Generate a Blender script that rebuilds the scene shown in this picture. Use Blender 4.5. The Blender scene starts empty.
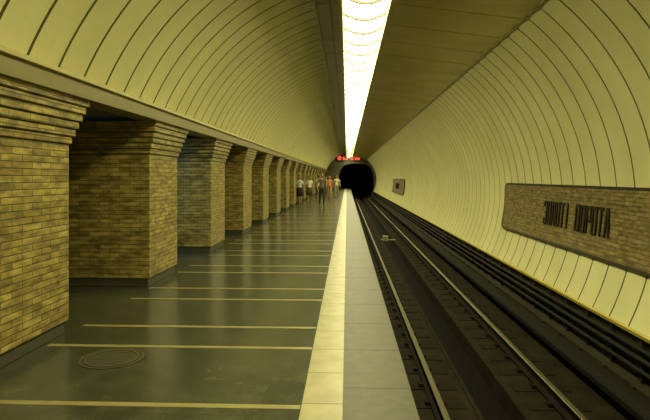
import bpy, bmesh, math, random
from mathutils import Vector, Matrix
random.seed(7)
scene = bpy.context.scene
scene.view_settings.view_transform = 'Standard'

# ------------------------------------------------------------------ materials
def mat(name, color=(.5,.5,.5), rough=.6, metal=0.0, emit=None, estr=0.0, noise=None, bump=0.0, nscale=8, slab=None, spec=None):
    m = bpy.data.materials.new(name); m.use_nodes = True
    nt = m.node_tree; b = nt.nodes['Principled BSDF']
    b.inputs['Base Color'].default_value = (*color, 1)
    b.inputs['Roughness'].default_value = rough
    b.inputs['Metallic'].default_value = metal
    if spec is not None: b.inputs['Specular IOR Level'].default_value = spec
    if emit:
        b.inputs['Emission Color'].default_value = (*emit, 1)
        b.inputs['Emission Strength'].default_value = estr
    if noise:
        g = nt.nodes.new('ShaderNodeNewGeometry')
        n = nt.nodes.new('ShaderNodeTexNoise'); n.inputs['Scale'].default_value = nscale
        n.inputs['Detail'].default_value = 6
        nt.links.new(g.outputs['Position'], n.inputs['Vector'])
        r = nt.nodes.new('ShaderNodeValToRGB')
        r.color_ramp.elements[0].position = .3; r.color_ramp.elements[1].position = .7
        r.color_ramp.elements[0].color = (*color, 1); r.color_ramp.elements[1].color = (*noise, 1)
        nt.links.new(n.outputs['Fac'], r.inputs['Fac'])
        out = r.outputs['Color']
        if slab:
            br = nt.nodes.new('ShaderNodeTexBrick'); br.inputs['Scale'].default_value = 1
            br.inputs['Brick Width'].default_value = slab[0]; br.inputs['Row Height'].default_value = slab[1]
            br.inputs['Mortar Size'].default_value = .004
            br.inputs['Color1'].default_value = (1,1,1,1); br.inputs['Color2'].default_value = (.78,.80,.78,1)
            br.inputs['Mortar'].default_value = (.5,.5,.45,1)
            nt.links.new(g.outputs['Position'], br.inputs['Vector'])
            mx = nt.nodes.new('ShaderNodeMixRGB'); mx.blend_type = 'MULTIPLY'; mx.inputs[0].default_value = 1
            nt.links.new(out, mx.inputs[1]); nt.links.new(br.outputs['Color'], mx.inputs[2]); out = mx.outputs[0]
        nt.links.new(out, b.inputs['Base Color'])
        if bump:
            bp = nt.nodes.new('ShaderNodeBump'); bp.inputs['Strength'].default_value = bump
            bp.inputs['Distance'].default_value = .02
            nt.links.new(n.outputs['Fac'], bp.inputs['Height'])
            nt.links.new(bp.outputs['Normal'], b.inputs['Normal'])
    return m

def brick_mat(name, c1, c2, mortar, bw=.30, rh=.062, ms=.005):
    m = bpy.data.materials.new(name); m.use_nodes = True
    nt = m.node_tree; L = nt.links; b = nt.nodes['Principled BSDF']
    b.inputs['Roughness'].default_value = .36
    g = nt.nodes.new('ShaderNodeNewGeometry')
    sp = nt.nodes.new('ShaderNodeSeparateXYZ'); L.new(g.outputs['Position'], sp.inputs[0])
    sn = nt.nodes.new('ShaderNodeSeparateXYZ'); L.new(g.outputs['True Normal'], sn.inputs[0])
    def mth(op, a, c=None):
        n = nt.nodes.new('ShaderNodeMath'); n.operation = op
        for i, v in enumerate((a, c)):
            if v is None: continue
            if isinstance(v, (int, float)): n.inputs[i].default_value = v
            else: L.new(v, n.inputs[i])
        return n.outputs[0]
    ax = mth('GREATER_THAN', mth('ABSOLUTE', sn.outputs['X']), .6)
    u = mth('ADD', mth('MULTIPLY', sp.outputs['Y'], ax),
            mth('MULTIPLY', sp.outputs['X'], mth('SUBTRACT', 1.0, ax)))
    cb = nt.nodes.new('ShaderNodeCombineXYZ')
    L.new(u, cb.inputs[0]); L.new(sp.outputs['Z'], cb.inputs[1])
    br = nt.nodes.new('ShaderNodeTexBrick')
    br.inputs['Scale'].default_value = 1
    br.inputs['Brick Width'].default_value = bw
    br.inputs['Row Height'].default_value = rh
    br.inputs['Mortar Size'].default_value = ms
    br.inputs['Mortar Smooth'].default_value = .3
    br.inputs['Bias'].default_value = -.2
    br.inputs['Color1'].default_value = (*c1, 1); br.inputs['Color2'].default_value = (*c2, 1)
    br.inputs['Mortar'].default_value = (*mortar, 1)
    L.new(cb.outputs[0], br.inputs['Vector'])
    n = nt.nodes.new('ShaderNodeTexNoise'); n.inputs['Scale'].default_value = 6; n.inputs['Detail'].default_value = 6
    mp = nt.nodes.new('ShaderNodeMapping'); mp.inputs['Scale'].default_value = (1, 1, 3.0)
    L.new(g.outputs['Position'], mp.inputs[0]); L.new(mp.outputs[0], n.inputs['Vector'])
    mx = nt.nodes.new('ShaderNodeMixRGB'); mx.blend_type = 'MULTIPLY'; mx.inputs[0].default_value = .9
    rr = nt.nodes.new('ShaderNodeValToRGB')
    rr.color_ramp.elements[0].position = .35; rr.color_ramp.elements[0].color = (.42, .40, .33, 1)
    rr.color_ramp.elements[1].position = .65; rr.color_ramp.elements[1].color = (1.2, 1.17, 1.05, 1)
    L.new(n.outputs['Fac'], rr.inputs[0])
    L.new(br.outputs['Color'], mx.inputs[1]); L.new(rr.outputs[0], mx.inputs[2])
    L.new(mx.outputs[0], b.inputs['Base Color'])
    bp = nt.nodes.new('ShaderNodeBump'); bp.inputs['Strength'].default_value = .5; bp.inputs['Distance'].default_value = .010
    bp.invert = True
    L.new(br.outputs['Fac'], bp.inputs['Height']); L.new(bp.outputs['Normal'], b.inputs['Normal'])
    return m

M_panel = mat('vault_panel_cream', (.73,.71,.36), .36, noise=(.86,.83,.45), nscale=.9)
M_groove = mat('vault_joint_olive', (.19,.18,.05), .6)
M_brick = brick_mat('plinth_brick', (.48,.39,.12), (.24,.185,.055), (.09,.07,.025))
M_brickS = brick_mat('sign_brick', (.34,.27,.11), (.21,.16,.06), (.07,.055,.022), bw=.26, rh=.06)
M_granite = mat('dark_granite', (.050,.054,.031), .22, noise=(.085,.09,.053), nscale=5, slab=(1.2,.6))
M_granite2 = mat('edge_granite', (.056,.052,.024), .5, noise=(.090,.083,.040), nscale=9)
M_marble = mat('pale_marble', (.33,.30,.13), .4, noise=(.46,.42,.21), nscale=5)
M_stripe = mat('inlay_marble', (.26,.23,.08), .4, noise=(.36,.32,.13), nscale=6)
M_base_dark = mat('base_shadow_and_joints', (.07,.07,.045), .5)  # dark tone carries the shadow at the pylon foot; also used in joints
M_beam = mat('beam_olive_paint', (.20,.17,.03), .4)
M_beamlip = mat('lip_highlight_olive', (.45,.39,.09), .35)  # lighter olive: the highlight on the beam's ledge is put into the colour
M_yellow = mat('yellow_trim', (.78,.64,.10), .35)
M_soffit = mat('soffit_metal', (.42,.35,.11), .34, .15, noise=(.58,.49,.17), nscale=1.2)
M_soffit_dk = mat('soffit_dark', (.07,.065,.025), .45)
M_lamp = mat('lamp_diffuser', (.9,.9,.8), .4, emit=(1,.935,.50), estr=16.0)
M_rib = mat('lamp_rib', (.08,.07,.03), .5)
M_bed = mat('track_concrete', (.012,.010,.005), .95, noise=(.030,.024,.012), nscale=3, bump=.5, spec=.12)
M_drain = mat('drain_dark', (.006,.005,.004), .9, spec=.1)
M_sleep = mat('sleeper_concrete', (.017,.014,.008), .95, spec=.12)
M_railm = mat('rail_web_rust', (.012,.009,.005), .9, spec=.15)
M_railh = mat('rail_head_steel', (.24,.22,.14), .36, .9)
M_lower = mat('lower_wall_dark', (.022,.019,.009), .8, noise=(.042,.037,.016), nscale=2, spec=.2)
M_cable = mat('cable_rubber', (.014,.014,.009), .6, spec=.25)
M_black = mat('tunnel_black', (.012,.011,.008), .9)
M_end = mat('end_wall_plaster', (.14,.135,.075), .7, noise=(.09,.085,.05), nscale=1.5)
M_red = mat('led_red', (.3,.02,.02), .5, emit=(1,.10,.05), estr=2.5)
M_board = mat('clock_case', (.02,.015,.012), .4)
M_letter = mat('letter_bronze', (.02,.016,.009), .4, .3)
M_frame = mat('sign_frame_dark', (.03,.025,.012), .4)
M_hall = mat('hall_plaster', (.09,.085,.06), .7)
M_cool = mat('hall_lamp_and_fill_cool', (.8,.9,1), .5, emit=(.33,.6,1), estr=9.0)
M_iron = mat('cast_iron', (.095,.09,.05), .45, .1)

# ------------------------------------------------------------------ helpers
def obj_from_bm(name, bm, mats, smooth=False, parent=None):
    bmesh.ops.recalc_face_normals(bm, faces=bm.faces)
    me = bpy.data.meshes.new(name); bm.to_mesh(me); bm.free()
    for m in mats: me.materials.append(m)
    if smooth:
        for p in me.polygons: p.use_smooth = True
    o = bpy.data.objects.new(name, me); scene.collection.objects.link(o)
    if parent: o.parent = parent
    return o

def box(bm, x0, x1, y0, y1, z0, z1, mi=0):
    vs = [bm.verts.new(p) for p in ((x0,y0,z0),(x1,y0,z0),(x1,y1,z0),(x0,y1,z0),(x0,y0,z1),(x1,y0,z1),(x1,y1,z1),(x0,y1,z1))]
    for f in ((0,3,2,1),(4,5,6,7),(0,1,5,4),(1,2,6,5),(2,3,7,6),(3,0,4,7)):
        fc = bm.faces.new([vs[i] for i in f]); fc.material_index = mi

def extrude_profile(bm, pts, y0, y1, mis, closed=True):
    a = [bm.verts.new((p[0], y0, p[1])) for p in pts]
    c = [bm.verts.new((p[0], y1, p[1])) for p in pts]
    n = len(pts)
    for i in range(n if closed else n-1):
        j = (i+1) % n
        f = bm.faces.new((a[i], a[j], c[j], c[i])); f.material_index = mis[i] if isinstance(mis, list) else mis
    if closed:
        bm.faces.new(a); bm.faces.new(list(reversed(c)))

YS, YE = -4.0, 73.0
XC, ZC, R = .443, 1.223, 3.477
def arc(a, off=0.0):
    return XC+(R-off)*math.cos(a), ZC+(R-off)*math.sin(a)

# ------------------------------------------------------------------ vault
PER = .5
def vault(name, a0, a1, seg, gw):
    bm = bmesh.new()
    ys = []
    y = YS
    while y < YE-1e-6:
        ys += [(y, -.030, 1), (y+gw, -.030, 0), (y+gw+.006, .0, 0), (y+.15, .012, 0), (y+.267, .016, 0), (y+.385, .012, 0), (y+PER-.006, .0, 0)]
        y += PER
    ys.append((YE, -.035, 1))
    rows = []
    for yy, off, mi in ys:
        row = []
        for i in range(seg+1):
            a = a0+(a1-a0)*i/seg
            x, z = arc(a, off); row.append(bm.verts.new((x, yy, z)))
        rows.append(row)
    for k in range(len(rows)-1):
        mi = 1 if ys[k][1] < -.01 or ys[k+1][1] < -.01 else 0
        for i in range(seg):
            f = bm.faces.new((rows[k][i], rows[k][i+1], rows[k+1][i+1], rows[k+1][i])); f.material_index = mi
    return obj_from_bm(name, bm, [M_panel, M_groove])
A_R0, A_P, A_L = math.radians(-26), math.radians(51.3), math.radians(156.7)
vault('ceiling', A_P, A_L, 40, .026)
vault('wall_right', A_R0, A_P, 30, .018)
bm = bmesh.new()
x, z = arc(A_R0)
extrude_profile(bm, [(x-.03, z-.05), (x+.12, z-.05), (x+.12, z+.0), (x-.05, z+.0)], YS, YE, 0)
obj_from_bm('trim_1', bm, [M_yellow])

bm = bmesh.new()
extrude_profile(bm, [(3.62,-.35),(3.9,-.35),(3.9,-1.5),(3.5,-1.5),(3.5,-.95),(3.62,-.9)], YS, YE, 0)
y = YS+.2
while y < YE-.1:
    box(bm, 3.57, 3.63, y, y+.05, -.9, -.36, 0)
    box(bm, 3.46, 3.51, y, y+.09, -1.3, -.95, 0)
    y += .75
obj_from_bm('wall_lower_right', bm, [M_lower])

bm = bmesh.new()
for (cx, cz, r) in ((3.53,-.48,.025),(3.53,-.6,.03),(3.53,-.74,.025),(3.42,-1.02,.03)):
    pts = [(cx+r*math.cos(t*math.pi/4), cz+r*math.sin(t*math.pi/4)) for t in range(8)]
    extrude_profile(bm, pts, YS, YE, 0)
obj_from_bm('wall_cables', bm, [M_cable])

# ------------------------------------------------------------------ soffit + lamp
bm = bmesh.new()
y = YS
while y < YE-.01:
    g = .015
    ye = min(y+1.1-g, YE)
    extrude_profile(bm, [(.70,4.19),(.70,4.24),(2.66,3.99),(2.62,3.935)], y+g, ye, 0)
    extrude_profile(bm, [(-.47,4.21),(-.47,4.26),(-.10,4.26),(-.10,4.21)], y+g, ye, 2)
    y += 1.1
extrude_profile(bm, [(.69,4.215),(.69,4.30),(2.66,4.05),(2.62,3.965)], YS, YE, 1)
extrude_profile(bm, [(2.60,3.90),(2.60,4.06),(2.66,4.06),(2.66,3.90)], YS, YE, 2)
extrude_profile(bm, [(.63,4.12),(.63,4.3),(.72,4.3),(.72,4.12)], YS, YE, 3)
extrude_profile(bm, [(-.14,4.13),(-.14,4.3),(-.07,4.3),(-.07,4.13)], YS, YE, 2)
extrude_profile(bm, [(-.50,4.14),(-.50,4.42),(-.46,4.42),(-.46,4.14)], YS, YE, 2)
extrude_profile(bm, [(-.27,4.19),(-.27,4.3),(-.24,4.3),(-.24,4.19)], YS, YE, 1)
extrude_profile(bm, [(-.07,4.29),(-.07,4.31),(.63,4.31),(.63,4.29)], YS, YE, 1)
obj_from_bm('ceiling_soffit_panel', bm, [M_soffit, M_soffit_dk, M_beam, M_beamlip])

bm = bmesh.new()
y = YS+.02
NS = 8
def lampz(t): return 4.22-.10*math.sin(math.pi*t)
while y < YE-1:
    L = .84
    rows = []
    for k in range(7):
        s = k/6
        row = []
        for i in range(NS+1):
            t = i/NS
            row.append(bm.verts.new((-.05+.66*t, y+.02+s*(L-.04), lampz(t)-.03*math.sin(math.pi*s)*math.sin(math.pi*t))))
        rows.append(row)
    for k in range(6):
        for i in range(NS):
            bm.faces.new((rows[k][i], rows[k][i+1], rows[k+1][i+1], rows[k+1][i])).material_index = 0
    for i in range(NS):
        t0, t1 = i/NS, (i+1)/NS
        x0, x1 = -.05+.66*t0, -.05+.66*t1
        vs = [bm.verts.new(p) for p in ((x0,y-.025,lampz(t0)-.04),(x1,y-.025,lampz(t1)-.04),(x1,y+.025,lampz(t1)-.04),(x0,y+.025,lampz(t0)-.04),
                                        (x0,y-.025,4.28),(x1,y-.025,4.28),(x1,y+.025,4.28),(x0,y+.025,4.28))]
        for f in ((0,1,2,3),(0,1,5,4),(3,2,6,7)):
            bm.faces.new([vs[j] for j in f]).material_index = 1
    y += L
obj_from_bm('ceiling_light_strip', bm, [M_lamp, M_rib])

# ------------------------------------------------------------------ left beam, pylons, passages
bm = bmesh.new()
extrude_profile(bm, [(-2.66,2.40),(-2.66,2.56),(-2.95,2.56),(-2.95,2.40)], YS, YE, 0)
extrude_profile(bm, [(-2.62,2.56),(-2.62,2.60),(-3.0,2.60),(-3.0,2.56)], YS, YE, 1)
obj_from_bm('trim_2', bm, [M_beam, M_beamlip])
bm = bmesh.new()
box(bm, -9, -2.9, YS, YE, 2.45, 2.6)
obj_from_bm('ceiling_passage', bm, [M_hall])
bm = bmesh.new(); box(bm, -9.1, -9, YS, YE, 0, 2.45); obj_from_bm('wall_left', bm, [M_hall])

P0, PP, PL = 7.72, 3.55, 1.28
X0, X1 = -5.0, -2.86
def pylon(y0):
    bm = bmesh.new()
    y1 = y0+PL
    box(bm, X0+.03, X1-.03, y0+.03, y1-.03, 0, .13, 1)
    box(bm, X0, X1, y0, y1, .13, 1.93, 0)
    n = 6; z = 1.93; h = (2.40-1.93)/n
    for i in range(n):
        e = .022+.125*(i/(n-1))
        zz = z+h*i
        box(bm, X0-e, X1+e, y0-e, y1+e, zz+.012, zz+h, 0)
        box(bm, X0-e+.025, X1+e-.025, y0-e+.025, y1+e-.025, zz, zz+.012, 1)
    o = obj_from_bm('brick_pylon', bm, [M_brick, M_base_dark])
    bv = o.modifiers.new('bevel', 'BEVEL'); bv.width = .008; bv.segments = 1; bv.limit_method = 'ANGLE'
k = -3
while P0+PP*k+PL+.2 < YE:
    pylon(P0+PP*k); k += 1

bm = bmesh.new()
box(bm, -4.9, -4.3, 9.5, 10.8, 2.40, 2.449, 0)  # added cool panel, out of view in the bay, tints the next pylon blue
for yy in (22, 33, 44, 55):
    box(bm, -6.9, -6.3, yy, yy+1.4, 2.40, 2.449, 0)
obj_from_bm('hall_lamps_and_cool_fill', bm, [M_cool])

# ------------------------------------------------------------------ platform
bm = bmesh.new(); box(bm, -9, -.32, YS, YE, -.25, 0); obj_from_bm('floor', bm, [M_granite])
bm = bmesh.new()
y = YS
while y < YE-.6:
    box(bm, -.317, -.03, y+.004, y+.596, -.05, .003, 0); y += .6
box(bm, -.32, -.026, YS, YE-.01, -.25, -.004, 1)
obj_from_bm('platform_marble_strip', bm, [M_marble, M_base_dark])
bm = bmesh.new(); y = YS
while y < YE-.9:
    box(bm, -.024, .48, y+.003, y+.897, -.08, .001, 0); y += .9
box(bm, -.026, .46, YS, YE-.01, -.25, -.006, 1)
obj_from_bm('platform_edge_slabs', bm, [M_granite2, M_base_dark])
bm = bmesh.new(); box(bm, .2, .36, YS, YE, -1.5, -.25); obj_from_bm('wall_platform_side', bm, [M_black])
bm = bmesh.new()
y = 5.03-1.97*4
while y < YE-1:
    for yy in (y, y+.68):
        box(bm, -2.84, -.325, yy-.032, yy+.032, -.01, .0025)
    y += 1.97
obj_from_bm('floor_inlay_stripes', bm, [M_stripe])
bm = bmesh.new()
for r0, r1, z in ((0,.20,.003),(.205,.235,.006),(.245,.275,.004)):
    N = 40
    for i in range(N):
        a, b2 = 2*math.pi*i/N, 2*math.pi*(i+1)/N
        pts = [(r1*math.cos(a), r1*math.sin(a)), (r1*math.cos(b2), r1*math.sin(b2))]
        if r0 == 0: vv = [(0,0)]+pts
        else: vv = [(r0*math.cos(a), r0*math.sin(a))]+pts+[(r0*math.cos(b2), r0*math.sin(b2))]
        bm.faces.new([bm.verts.new((p[0], p[1], z)) for p in vv])
for j in range(-3,4):
    w = math.sqrt(.19**2-(j*.05)**2)
    box(bm, -w, w, j*.05-.008, j*.05+.008, .002, .007)
o = obj_from_bm('manhole_cover', bm, [M_iron]); o.location = (-2.07, 4.69, 0)

# ------------------------------------------------------------------ track
GZ = -1.1
bm = bmesh.new()
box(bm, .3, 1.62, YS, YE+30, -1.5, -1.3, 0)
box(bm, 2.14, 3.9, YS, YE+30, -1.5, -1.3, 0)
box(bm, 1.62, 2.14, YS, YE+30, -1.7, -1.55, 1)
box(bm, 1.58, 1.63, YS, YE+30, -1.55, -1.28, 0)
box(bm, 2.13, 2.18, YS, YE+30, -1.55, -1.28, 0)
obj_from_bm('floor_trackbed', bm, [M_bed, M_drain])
bm = bmesh.new(); y = YS
while y < YE-.5:
    for rx in (1.12, 2.65):
        box(bm, rx-.38, rx+.38, y, y+.24, -1.31, -1.290, 0)
        box(bm, rx-.13, rx-.07, y+.07, y+.17, -1.290, -1.245, 1)
        box(bm, rx+.07, rx+.13, y+.07, y+.17, -1.290, -1.245, 1)
    y += .6
obj_from_bm('track_sleepers', bm, [M_sleep, M_railm])
for rx in (1.12, 2.65):
    bm = bmesh.new()
    pr = [(-.07,-.165),(.07,-.165),(.07,-.15),(.012,-.13),(.010,-.045),(.036,-.035),(.036,-.004),(.028,0),(-.028,0),(-.036,-.004),(-.036,-.035),(-.010,-.045),(-.012,-.13),(-.07,-.15)]
    mi = [0]*14
    for q in (6,7,8): mi[q] = 1
    extrude_profile(bm, [(rx+p[0], GZ+p[1]) for p in pr], YS, YE+30, mi)
    obj_from_bm('running_rail', bm, [M_railm, M_railh])
bm = bmesh.new()
extrude_profile(bm, [(3.22,-1.02),(3.26,-.93),(3.40,-.93),(3.44,-1.02),(3.43,-1.1),(3.41,-1.1),(3.41,-1.0),(3.25,-1.0),(3.25,-1.1),(3.23,-1.1)], YS, YE, 0)
extrude_profile(bm, [(3.30,-1.12),(3.30,-1.02),(3.36,-1.02),(3.36,-1.12)], YS, YE, 1)
y = YS+.3
while y < YE-.2:
    box(bm, 3.38, 3.44, y, y+.08, -1.3, -1.0, 1); box(bm, 3.28, 3.44, y, y+.08, -1.14, -1.1, 1)
    y += 2.4
obj_from_bm('contact_rail', bm, [M_cable, M_railm])
bm = bmesh.new()
box(bm, 1.66, 1.86, 24.6, 24.95, -1.3, -1.12, 0); box(bm, 1.64, 1.88, 24.58, 24.97, -1.12, -1.10, 0)
box(bm, 1.56, 1.66, 24.74, 24.78, -1.28, -1.22, 0); box(bm, 1.56, 2.2, 24.7, 24.85, -1.28, -1.25, 0)
obj_from_bm('track_junction_box', bm, [M_marble])

# ------------------------------------------------------------------ end wall with portal
bm = bmesh.new()
PCX, PCZ, PA, PB = 1.25, .9, 2.4, 2.55
N = 48
def sgp(v, e): return math.copysign(abs(v)**e, v)
def portal(a, grow=0.0):
    return PCX+(PA+grow)*sgp(math.cos(a), .62), max(PCZ+(PB+grow)*sgp(math.sin(a), .75), -1.6)
inner, outer, tun = [], [], []
for i in range(N):
    a = 2*math.pi*i/N
    px, pz = portal(a)
    inner.append(bm.verts.new((px, YE, pz)))
    tun.append(bm.verts.new((px, YE+40, pz)))
    sc = 12
    outer.append(bm.verts.new((PCX+sc*math.cos(a), YE, PCZ+sc*math.sin(a))))
for i in range(N):
    j = (i+1) % N
    bm.faces.new((inner[i], inner[j], outer[j], outer[i])).material_index = 0
    bm.faces.new((inner[i], inner[j], tun[j], tun[i])).material_index = 1
bm.faces.new(tun).material_index = 1
obj_from_bm('wall_end', bm, [M_end, M_black])
bm = bmesh.new()
for i in range(N//2):
    a, b2 = 2*math.pi*i/N, 2*math.pi*(i+1)/N
    q = []
    for (gr, yy) in ((-.02,YE-.12),(.12,YE-.12),(.12,YE-.01),(-.02,YE-.01)):
        p0, p1 = portal(a, gr), portal(b2, gr)
        q.append((bm.verts.new((p0[0], yy, p0[1])), bm.verts.new((p1[0], yy, p1[1]))))
    for k in range(4):
        l = (k+1) % 4
        bm.faces.new((q[k][0], q[k][1], q[l][1], q[l][0]))
obj_from_bm('trim_3', bm, [M_end])
bm = bmesh.new(); box(bm, -9, 4.2, YS-.1, YS, -1.5, 5); obj_from_bm('wall_back', bm, [M_end])

# digital clock
SEG = {'0':'abcdef','1':'bc','2':'abged','3':'abgcd','4':'fgbc','5':'afgcd','6':'afgedc','7':'abc','8':'abcdefg','9':'abcdfg'}
bm = bmesh.new()
CY = 69.5
box(bm, -1.55, 1.85, CY, CY+.2, 3.55, 4.5, 0)
for hx in (-1.0, 1.3): box(bm, hx-.02, hx+.02, CY+.08, CY+.12, 4.5, 4.62, 0)
def dig(ch, x, z, w=.24, h=.46, t=.06):
    S = {'a':(x,x+w,z+h-t,z+h),'d':(x,x+w,z,z+t),'g':(x,x+w,z+h/2-t/2,z+h/2+t/2),
         'f':(x,x+t,z+h/2,z+h),'b':(x+w-t,x+w,z+h/2,z+h),'e':(x,x+t,z,z+h/2),'c':(x+w-t,x+w,z,z+h/2)}
    for s in SEG[ch]:
        a = S[s]; box(bm, a[0], a[1], CY-.02, CY+.0, a[2], a[3], 1)
x = -1.35
for ch in '12:53 2:20':
    if ch == ':':
        box(bm, x+.02, x+.08, CY-.02, CY, 3.90, 3.96, 1); box(bm, x+.02, x+.08, CY-.02, CY, 4.08, 4.14, 1); x += .15
    elif ch == ' ': x += .40
    else: dig(ch, x, 3.80); x += .34
obj_from_bm('digital_clock', bm, [M_board, M_red])

# ------------------------------------------------------------------ station name sign
def wx(z, off): return XC+math.sqrt((R-off)**2-(z-ZC)**2)
def wall_prism(bm, quad, o0, o1, mi):
    lo = [bm.verts.new((wx(z, o0), y, z)) for y, z in quad]
    hi = [bm.verts.new((wx(z, o1), y, z)) for y, z in quad]
    n = len(quad)
    bm.faces.new(hi).material_index = mi
    for i in range(n):
        j = (i+1) % n
        bm.faces.new((lo[i], lo[j], hi[j], hi[i])).material_index = mi
GL = {'З':[(0,1,1,1),(1,1,1,0),(1,0,0,0),(.4,.5,1,.5),(0,1,0,.82),(0,0,0,.18)],
      'О':[(0,0,0,1),(0,1,1,1),(1,1,1,0),(1,0,0,0)],
      'Л':[(0,0,.25,1),(.25,1,1,1),(1,1,1,0)],
      'Т':[(0,1,1,1),(.5,1,.5,0)], 'І':[(.5,0,.5,1)],
      'В':[(0,0,0,1),(0,1,1,1),(1,1,1,0),(1,0,0,0),(0,.5,1,.5)],
      'Р':[(0,0,0,1),(0,1,1,1),(1,1,1,.45),(1,.45,0,.45)],
      'А':[(0,0,.35,1),(.35,1,.65,1),(.65,1,1,0),(.15,.35,.85,.35)]}
def name_sign(yfar, ynear, ytext):
    root = bpy.data.objects.new('station_name_sign', None); scene.collection.objects.link(root)
    z0, z1 = .36, 1.46; rad = .16
    def plate(inset, o0, o1, mi, bm):
        a0, a1 = z0+inset, z1-inset; f, n = yfar-inset*1.6, ynear+inset*1.6; r = rad-inset*.5
        pts = []
        for cy, cz, s in ((n+r,a0+r,180),(f-r,a0+r,270),(f-r,a1-r,0),(n+r,a1-r,90)):
            pts.append([(cy+r*math.cos(math.radians(s+t)), cz+r*math.sin(math.radians(s+t))) for t in range(0,91,15)])
        zs = sorted(set([round(p[1],5) for g in pts for p in g]+[a0+(a1-a0)*q/8 for q in range(1,8)]))
        def ext(z):
            d = 0
            if z < a0+r: d = r-math.sqrt(max(r*r-(a0+r-z)**2, 0))
            elif z > a1-r: d = r-math.sqrt(max(r*r-(z-(a1-r))**2, 0))
            return n+d*2, f-d*2
        hi = []; lo = []
        for z in zs:
            e = ext(z)
            hi.append([bm.verts.new((wx(z,o1), e[0], z)), bm.verts.new((wx(z,o1), e[1], z))])
            lo.append([bm.verts.new((wx(z,o0), e[0], z)), bm.verts.new((wx(z,o0), e[1], z))])
        for i in range(len(zs)-1):
            bm.faces.new((hi[i][0],hi[i][1],hi[i+1][1],hi[i+1][0])).material_index = mi
            for s in (0,1):
                bm.faces.new((hi[i][s],hi[i+1][s],lo[i+1][s],lo[i][s])).material_index = mi
        for q in (0,-1):
            bm.faces.new((hi[q][0],hi[q][1],lo[q][1],lo[q][0])).material_index = mi
    bm = bmesh.new(); plate(0, -.03, .06, 0, bm); obj_from_bm('frame', bm, [M_frame], parent=root)
    bm = bmesh.new(); plate(.045, .0, .066, 0, bm); obj_from_bm('brick_inset', bm, [M_brickS], parent=root)
    bm = bmesh.new()
    H, W, pitch, th = .44, .125, .205, .040
    y = ytext; zb = .70
    for ch in 'ЗОЛОТІ ВОРОТА':
        if ch == ' ': y -= .22; continue
        for (ax_, az_, bx_, bz_) in GL[ch]:
            p = Vector((y-ax_*W, zb+az_*(H-th)+th/2)); q = Vector((y-bx_*W, zb+bz_*(H-th)+th/2))
            d = (q-p).normalized(); nrm = Vector((-d.y, d.x))*th/2
            p -= d*th/2; q += d*th/2
            wall_prism(bm, [tuple(p+nrm), tuple(q+nrm), tuple(q-nrm), tuple(p-nrm)], .06, .085, 0)
        y -= pitch
    obj_from_bm('lettering', bm, [M_letter], parent=root)
name_sign(13.4, 4.6, 10.65)
name_sign(45.5, 36.5, 42.6)

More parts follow.
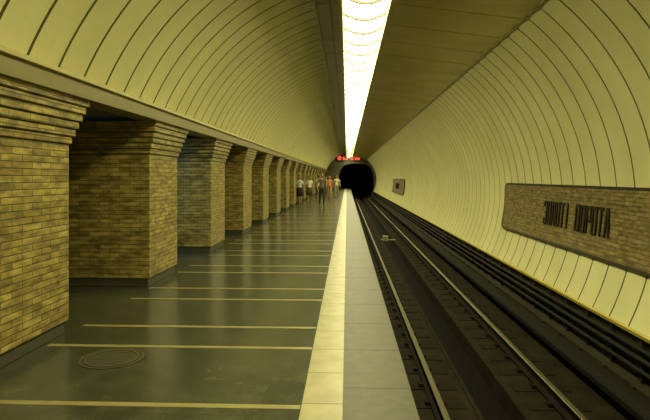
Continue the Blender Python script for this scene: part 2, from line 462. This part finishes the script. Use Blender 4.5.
# ------------------------------------------------------------------ people
def build_person(name, loc, rotz, J, colors, hair_col, female=False, skirt=False, bag=None, sleeve='short', scale=1.0):
    skinm = mat('skin', (.42,.24,.13), .5); shirt = mat('shirt', colors[0], .8); trou = mat('trousers', colors[1], .8)
    shoe = mat('shoes', (.02,.018,.015), .5); hair = mat('hair', hair_col, .6); eye = mat('eye', (.03,.02,.02), .3)
    lip = mat('lips', (.35,.10,.08), .5); bagm = mat('bag_leather', bag[0] if bag else (.05,.03,.02), .5)
    mats = [skinm, shirt, trou, shoe, hair, eye, lip, bagm]
    nm = list(J.keys()); idx = {n: i for i, n in enumerate(nm)}
    bones = [('pelvis','spine'),('spine','chest'),('chest','neck'),('neck','headb')]
    for s in 'LR':
        bones += [('chest','sh'+s),('sh'+s,'el'+s),('el'+s,'wr'+s),('pelvis','hip'+s),('hip'+s,'kn'+s),('kn'+s,'an'+s),('an'+s,'toe'+s)]
    sw = .92 if female else 1.0
    rad = {'pelvis':(.13,.10),'spine':(.118*sw,.09),'chest':(.14*sw,.105),'neck':(.052,.052),'headb':(.047,.047),
           'sh':(.060*sw,.060*sw),'el':(.042,.042),'wr':(.027,.027),'hip':(.092,.092),'kn':(.06,.06),'an':(.04,.04),'toe':(.036,.03)}
    me = bpy.data.meshes.new('tmp'); me.from_pydata([J[n] for n in nm], [(idx[a], idx[b]) for a, b in bones], [])
    ob = bpy.data.objects.new('tmp', me); scene.collection.objects.link(ob)
    sk = ob.modifiers.new('skin', 'SKIN')
    lay = me.skin_vertices[0].data
    for n in nm:
        key = n if n in rad else n[:-1]
        lay[idx[n]].radius = rad[key]; lay[idx[n]].use_root = (n == 'pelvis')
    ss = ob.modifiers.new('sub', 'SUBSURF'); ss.levels = 2; ss.render_levels = 2
    dg = bpy.context.evaluated_depsgraph_get(); dg.update()
    body = bpy.data.meshes.new_from_object(ob.evaluated_get(dg))
    bpy.data.objects.remove(ob)
    bm = bmesh.new(); bm.from_mesh(body)
    V = {n: Vector(J[n]) for n in nm}
    def segd(p, a, b):
        ab = b-a; t = max(0, min(1, (p-a).dot(ab)/ab.length_squared)); return (p-(a+ab*t)).length, t
    for f in bm.faces:
        c = f.calc_center_median(); best = min(((segd(c, V[a], V[b])[0], segd(c, V[a], V[b])[1], a, b) for a, b in bones), key=lambda q: q[0])
        _, t, a, b = best
        if b == 'headb' or (b == 'neck' and t > .8): mi = 0
        elif a.startswith('el'): mi = 0 if sleeve == 'short' else 1
        elif a.startswith('sh') and sleeve == 'short' and t > .65: mi = 0
        elif a.startswith('hip'): mi = 2
        elif a.startswith('kn'): mi = 0 if skirt else 2
        elif a.startswith('an'): mi = 3
        elif a == 'pelvis' and t < .25: mi = 2
        else: mi = 1
        if a.startswith('an') or (a.startswith('kn') and t > .93): mi = 3
        f.material_index = mi; f.smooth = True
    def ring_tube(pts, rs, mi, n=8):
        prev = None
        for k, (p, r) in enumerate(zip(pts, rs)):
            p = Vector(p)
            d = (Vector(pts[min(k+1, len(pts)-1)])-Vector(pts[max(k-1, 0)])).normalized()
            u = d.orthogonal().normalized(); v = d.cross(u)
            rx, ry = r if isinstance(r, tuple) else (r, r)
            ring = [bm.verts.new(p+u*rx*math.cos(2*math.pi*i/n)+v*ry*math.sin(2*math.pi*i/n)) for i in range(n)]
            if prev:
                for i in range(n):
                    f = bm.faces.new((prev[i], prev[(i+1)%n], ring[(i+1)%n], ring[i])); f.material_index = mi; f.smooth = True
            else: first = ring
            prev = ring
        for rg in (first, prev): bm.faces.new(rg).material_index = mi
    def ell(c, r, mi, cut=None):
        res = bmesh.ops.create_uvsphere(bm, u_segments=18, v_segments=12, radius=1)
        vs = res['verts']
        for v in vs:
            v.co = Vector(c)+Vector((v.co.x*r[0], v.co.y*r[1], v.co.z*r[2]))
        fs = set(f for v in vs for f in v.link_faces)
        for f in fs: f.material_index = mi; f.smooth = True
        if cut:
            dead = [v for v in vs if cut(v.co-Vector(c))]
            bmesh.ops.delete(bm, geom=dead, context='VERTS')
        return vs
    hc = V['headb']+Vector((0, -.012, .098))
    vs = ell(hc, (.080,.099,.122), 0)
    for v in vs:
        q = v.co-hc
        if q.z < -.02: v.co.x = hc.x+q.x*(1+q.z*2.2)
        if q.y < -.06 and -.02 < q.z < .02: v.co.y += .006
    for s in (-1, 1):
        ell(hc+Vector((.031*s, -.087, .004)), (.011,.008,.007), 5)
        ell(hc+Vector((.081*s, .008, -.005)), (.010,.020,.030), 0)
        ell(hc+Vector((.031*s, -.090, .026)), (.016,.006,.004), 4)
    ring_tube([hc+Vector((0,-.092,.012)), hc+Vector((0,-.108,-.014)), hc+Vector((0,-.106,-.028)), hc+Vector((0,-.089,-.034))], [.006,.011,.013,.006], 0)
    ell(hc+Vector((0, -.091, -.056)), (.022,.007,.006), 6)
    ell(hc+Vector((0, .010, .018)), (.089,.104,.121), 4, cut=lambda q: (q.y < -.030 and q.z < .055) or q.z < -.075 or (q.y < .02 and q.z < -.02))
    if female: ring_tube([hc+Vector((0,.05,.06)), hc+Vector((0,.085,-.02)), hc+Vector((0,.08,-.11)), hc+Vector((0,.07,-.19))], [(.07,.04),(.075,.045),(.07,.035),(.04,.02)], 4, 12)
    for s, sg in (('L', 1), ('R', -1)):
        w, e = V['wr'+s], V['el'+s]
        d = (w-e).normalized(); side = Vector((0,-1,0)); side = (side-d*side.dot(d)).normalized(); inn = d.cross(side).normalized()
        if inn.x*sg > 0: inn = -inn
        prev = None
        for t, wd, th in ((-.02,.024,.024),(.02,.032,.018),(.06,.041,.016),(.092,.039,.013)):
            c = w+d*t
            ring = [bm.verts.new(c+side*wd*math.cos(2*math.pi*i/10)+inn*th*math.sin(2*math.pi*i/10)) for i in range(10)]
            if prev:
                for i in range(10):
                    f = bm.faces.new((prev[i], prev[(i+1)%10], ring[(i+1)%10], ring[i])); f.smooth = True; f.material_index = 0
            prev = ring
        bm.faces.new(prev).material_index = 0
        for k, (o_, ln) in enumerate(((.029,.070),(.010,.078),(-.010,.072),(-.028,.056))):
            b0 = w+d*.083+side*o_
            ring_tube([b0, b0+d*ln*.45+inn*.006, b0+d*ln*.78+inn*.022, b0+d*ln*.92+inn*.040], [.0095,.009,.008,.006], 0, 6)
        b0 = w+d*.02+side*.026
        ring_tube([b0, b0+d*.03+side*.024+inn*.008, b0+d*.062+side*.03+inn*.016], [.012,.010,.007], 0, 6)
    pz = V['pelvis']
    if skirt:
        n = 20; prev = None
        for dz, rx, ry in ((.10,.135,.11),(0,.175,.14),(-.2,.20,.165),(-.42,.225,.19),(-.415,.21,.175)):
            ring = [bm.verts.new(pz+Vector((rx*math.cos(2*math.pi*i/n)*(1+.03*math.sin(5*2*math.pi*i/n)), ry*math.sin(2*math.pi*i/n), dz))) for i in range(n)]
            if prev:
                for i in range(n):
                    f = bm.faces.new((prev[i], prev[(i+1)%n], ring[(i+1)%n], ring[i])); f.material_index = 2; f.smooth = True
            prev = ring
    n = 20; prev = None
    for dz, rx, ry in ((.20,.128*sw,.10),(.08,.148*sw,.118),(-.04,.168,.136),(-.035,.158,.126)):
        ring = [bm.verts.new(pz+Vector((rx*math.cos(2*math.pi*i/n), ry*math.sin(2*math.pi*i/n), dz+.0))) for i in range(n)]
        if prev:
            for i in range(n):
                f = bm.faces.new((prev[i], prev[(i+1)%n], ring[(i+1)%n], ring[i])); f.material_index = 1; f.smooth = True
        prev = ring
    if bag:
        s = bag[1]; w = V['wr'+s]+(V['wr'+s]-V['el'+s]).normalized()*.13
        x0, y0, z0 = w.x, w.y, w.z
        zt = z0-.10
        vs = []
        for (hx, hy, z) in ((.05,.13,zt),(.075,.16,zt-.12),(.06,.15,zt-.26)):
            vs.append([bm.verts.new((x0+hx*a, y0+hy*b2, z)) for a, b2 in ((-1,-.8),(-.8,-1),(.8,-1),(1,-.8),(1,.8),(.8,1),(-.8,1),(-1,.8))])
        for k in range(2):
            for i in range(8):
                bm.faces.new((vs[k][i], vs[k][(i+1)%8], vs[k+1][(i+1)%8], vs[k+1][i])).material_index = 7
        bm.faces.new(vs[0]).material_index = 7; bm.faces.new(vs[2]).material_index = 7
        ring_tube([(x0, y0-.09, zt-.01), (x0, y0-.06, zt+.08), (x0, y0, zt+.115), (x0, y0+.06, zt+.08), (x0, y0+.09, zt-.01)], [.008]*5, 7, 6)
    mn = min(v.co.z for v in bm.verts)
    for v in bm.verts: v.co.z -= mn
    o = obj_from_bm(name, bm, mats)
    o.location = loc; o.rotation_euler = (0, 0, rotz); o.scale = (scale,)*3
    return o

def pose(stride=0.0, arm=0.0, bend=0.0, sw=.18):
    J = {'pelvis':(0,0,.96),'spine':(0,-.01-bend*.08,1.14),'chest':(0,-.015-bend*.2,1.34),'neck':(0,-.01-bend*.3,1.49),'headb':(0,-.02-bend*.36,1.545)}
    cy, cz = -.015-bend*.22, 1.41
    for s, sg in (('L', 1), ('R', -1)):
        st = stride*sg; ar = -arm*sg
        J['sh'+s] = (sw*sg, cy, cz)
        J['el'+s] = ((sw+.055)*sg, cy+.03-ar*.16, 1.13)
        J['wr'+s] = ((sw+.06)*sg, cy-.04-ar*.36, .89+abs(ar)*.05)
        J['hip'+s] = (.09*sg, 0, .92)
        J['kn'+s] = (.10*sg, -.03-st*.26 if st > 0 else -.03-st*.10, .50)
        J['an'+s] = (.10*sg, .02-st*.42 if st > 0 else .02-st*.62, .085 if st >= 0 else .085-st*.16)
        ay, az = J['an'+s][1], J['an'+s][2]
        J['toe'+s] = (.115*sg, ay-.16, .04 if st >= 0 else .045)
    return J

build_person('walking_man', (-1.40, 30.0, 0), math.radians(5), pose(.55,.5), ((.15,.14,.08),(.02,.02,.018)), (.03,.02,.012), sleeve='short', scale=1.04)
build_person('woman_with_bag', (-2.74, 31.3, 0), math.radians(-12), pose(.25,.3,.15,.16), ((.92,.91,.85),(.03,.028,.022)), (.09,.05,.02), female=True, skirt=True, bag=((.04,.03,.02),'R'), scale=.98)
build_person('woman_in_white_blouse', (-2.28, 32.8, 0), math.radians(8), pose(-.35,-.4,0,.16), ((.88,.86,.74),(.10,.09,.06)), (.12,.08,.03), female=True, skirt=True, scale=.96)
build_person('man_in_pale_shirt', (-2.05, 39.0, 0), math.radians(175), pose(-.5,-.4), ((.7,.68,.5),(.06,.05,.035)), (.04,.03,.02))
build_person('woman_in_orange_top', (-1.28, 40.0, 0), math.radians(-5), pose(.4,.4,0,.16), ((.85,.32,.12),(.60,.36,.20)), (.08,.04,.02), female=True, scale=.97)
build_person('man_in_light_shirt', (-.80, 42.0, 0), math.radians(10), pose(-.45,-.4), ((.8,.74,.5),(.35,.33,.22)), (.03,.02,.015))
build_person('standing_man', (-2.3, 50.0, 0), math.radians(60), pose(0,0), ((.5,.5,.42),(.05,.05,.05)), (.03,.02,.015))
build_person('waiting_woman', (-1.75, 46.0, 0), math.radians(-60), pose(0.1,0.1,0,.16), ((.55,.52,.4),(.10,.08,.06)), (.05,.03,.02), female=True, scale=.95)

# ------------------------------------------------------------------ world, camera
w = bpy.data.worlds.new('world'); scene.world = w; w.use_nodes = True
w.node_tree.nodes['Background'].inputs[0].default_value = (.5,.5,.3,1)
w.node_tree.nodes['Background'].inputs[1].default_value = .02
cam = bpy.data.cameras.new('camera'); co = bpy.data.objects.new('camera', cam); scene.collection.objects.link(co)
co.location = (0, 0, 1.6); co.rotation_euler = (math.radians(90), 0, math.radians(2.33))
cam.sensor_width = 36; cam.lens = 36*540/650; cam.shift_y = -33/650
cam.clip_start = .05; cam.clip_end = 300
scene.camera = co
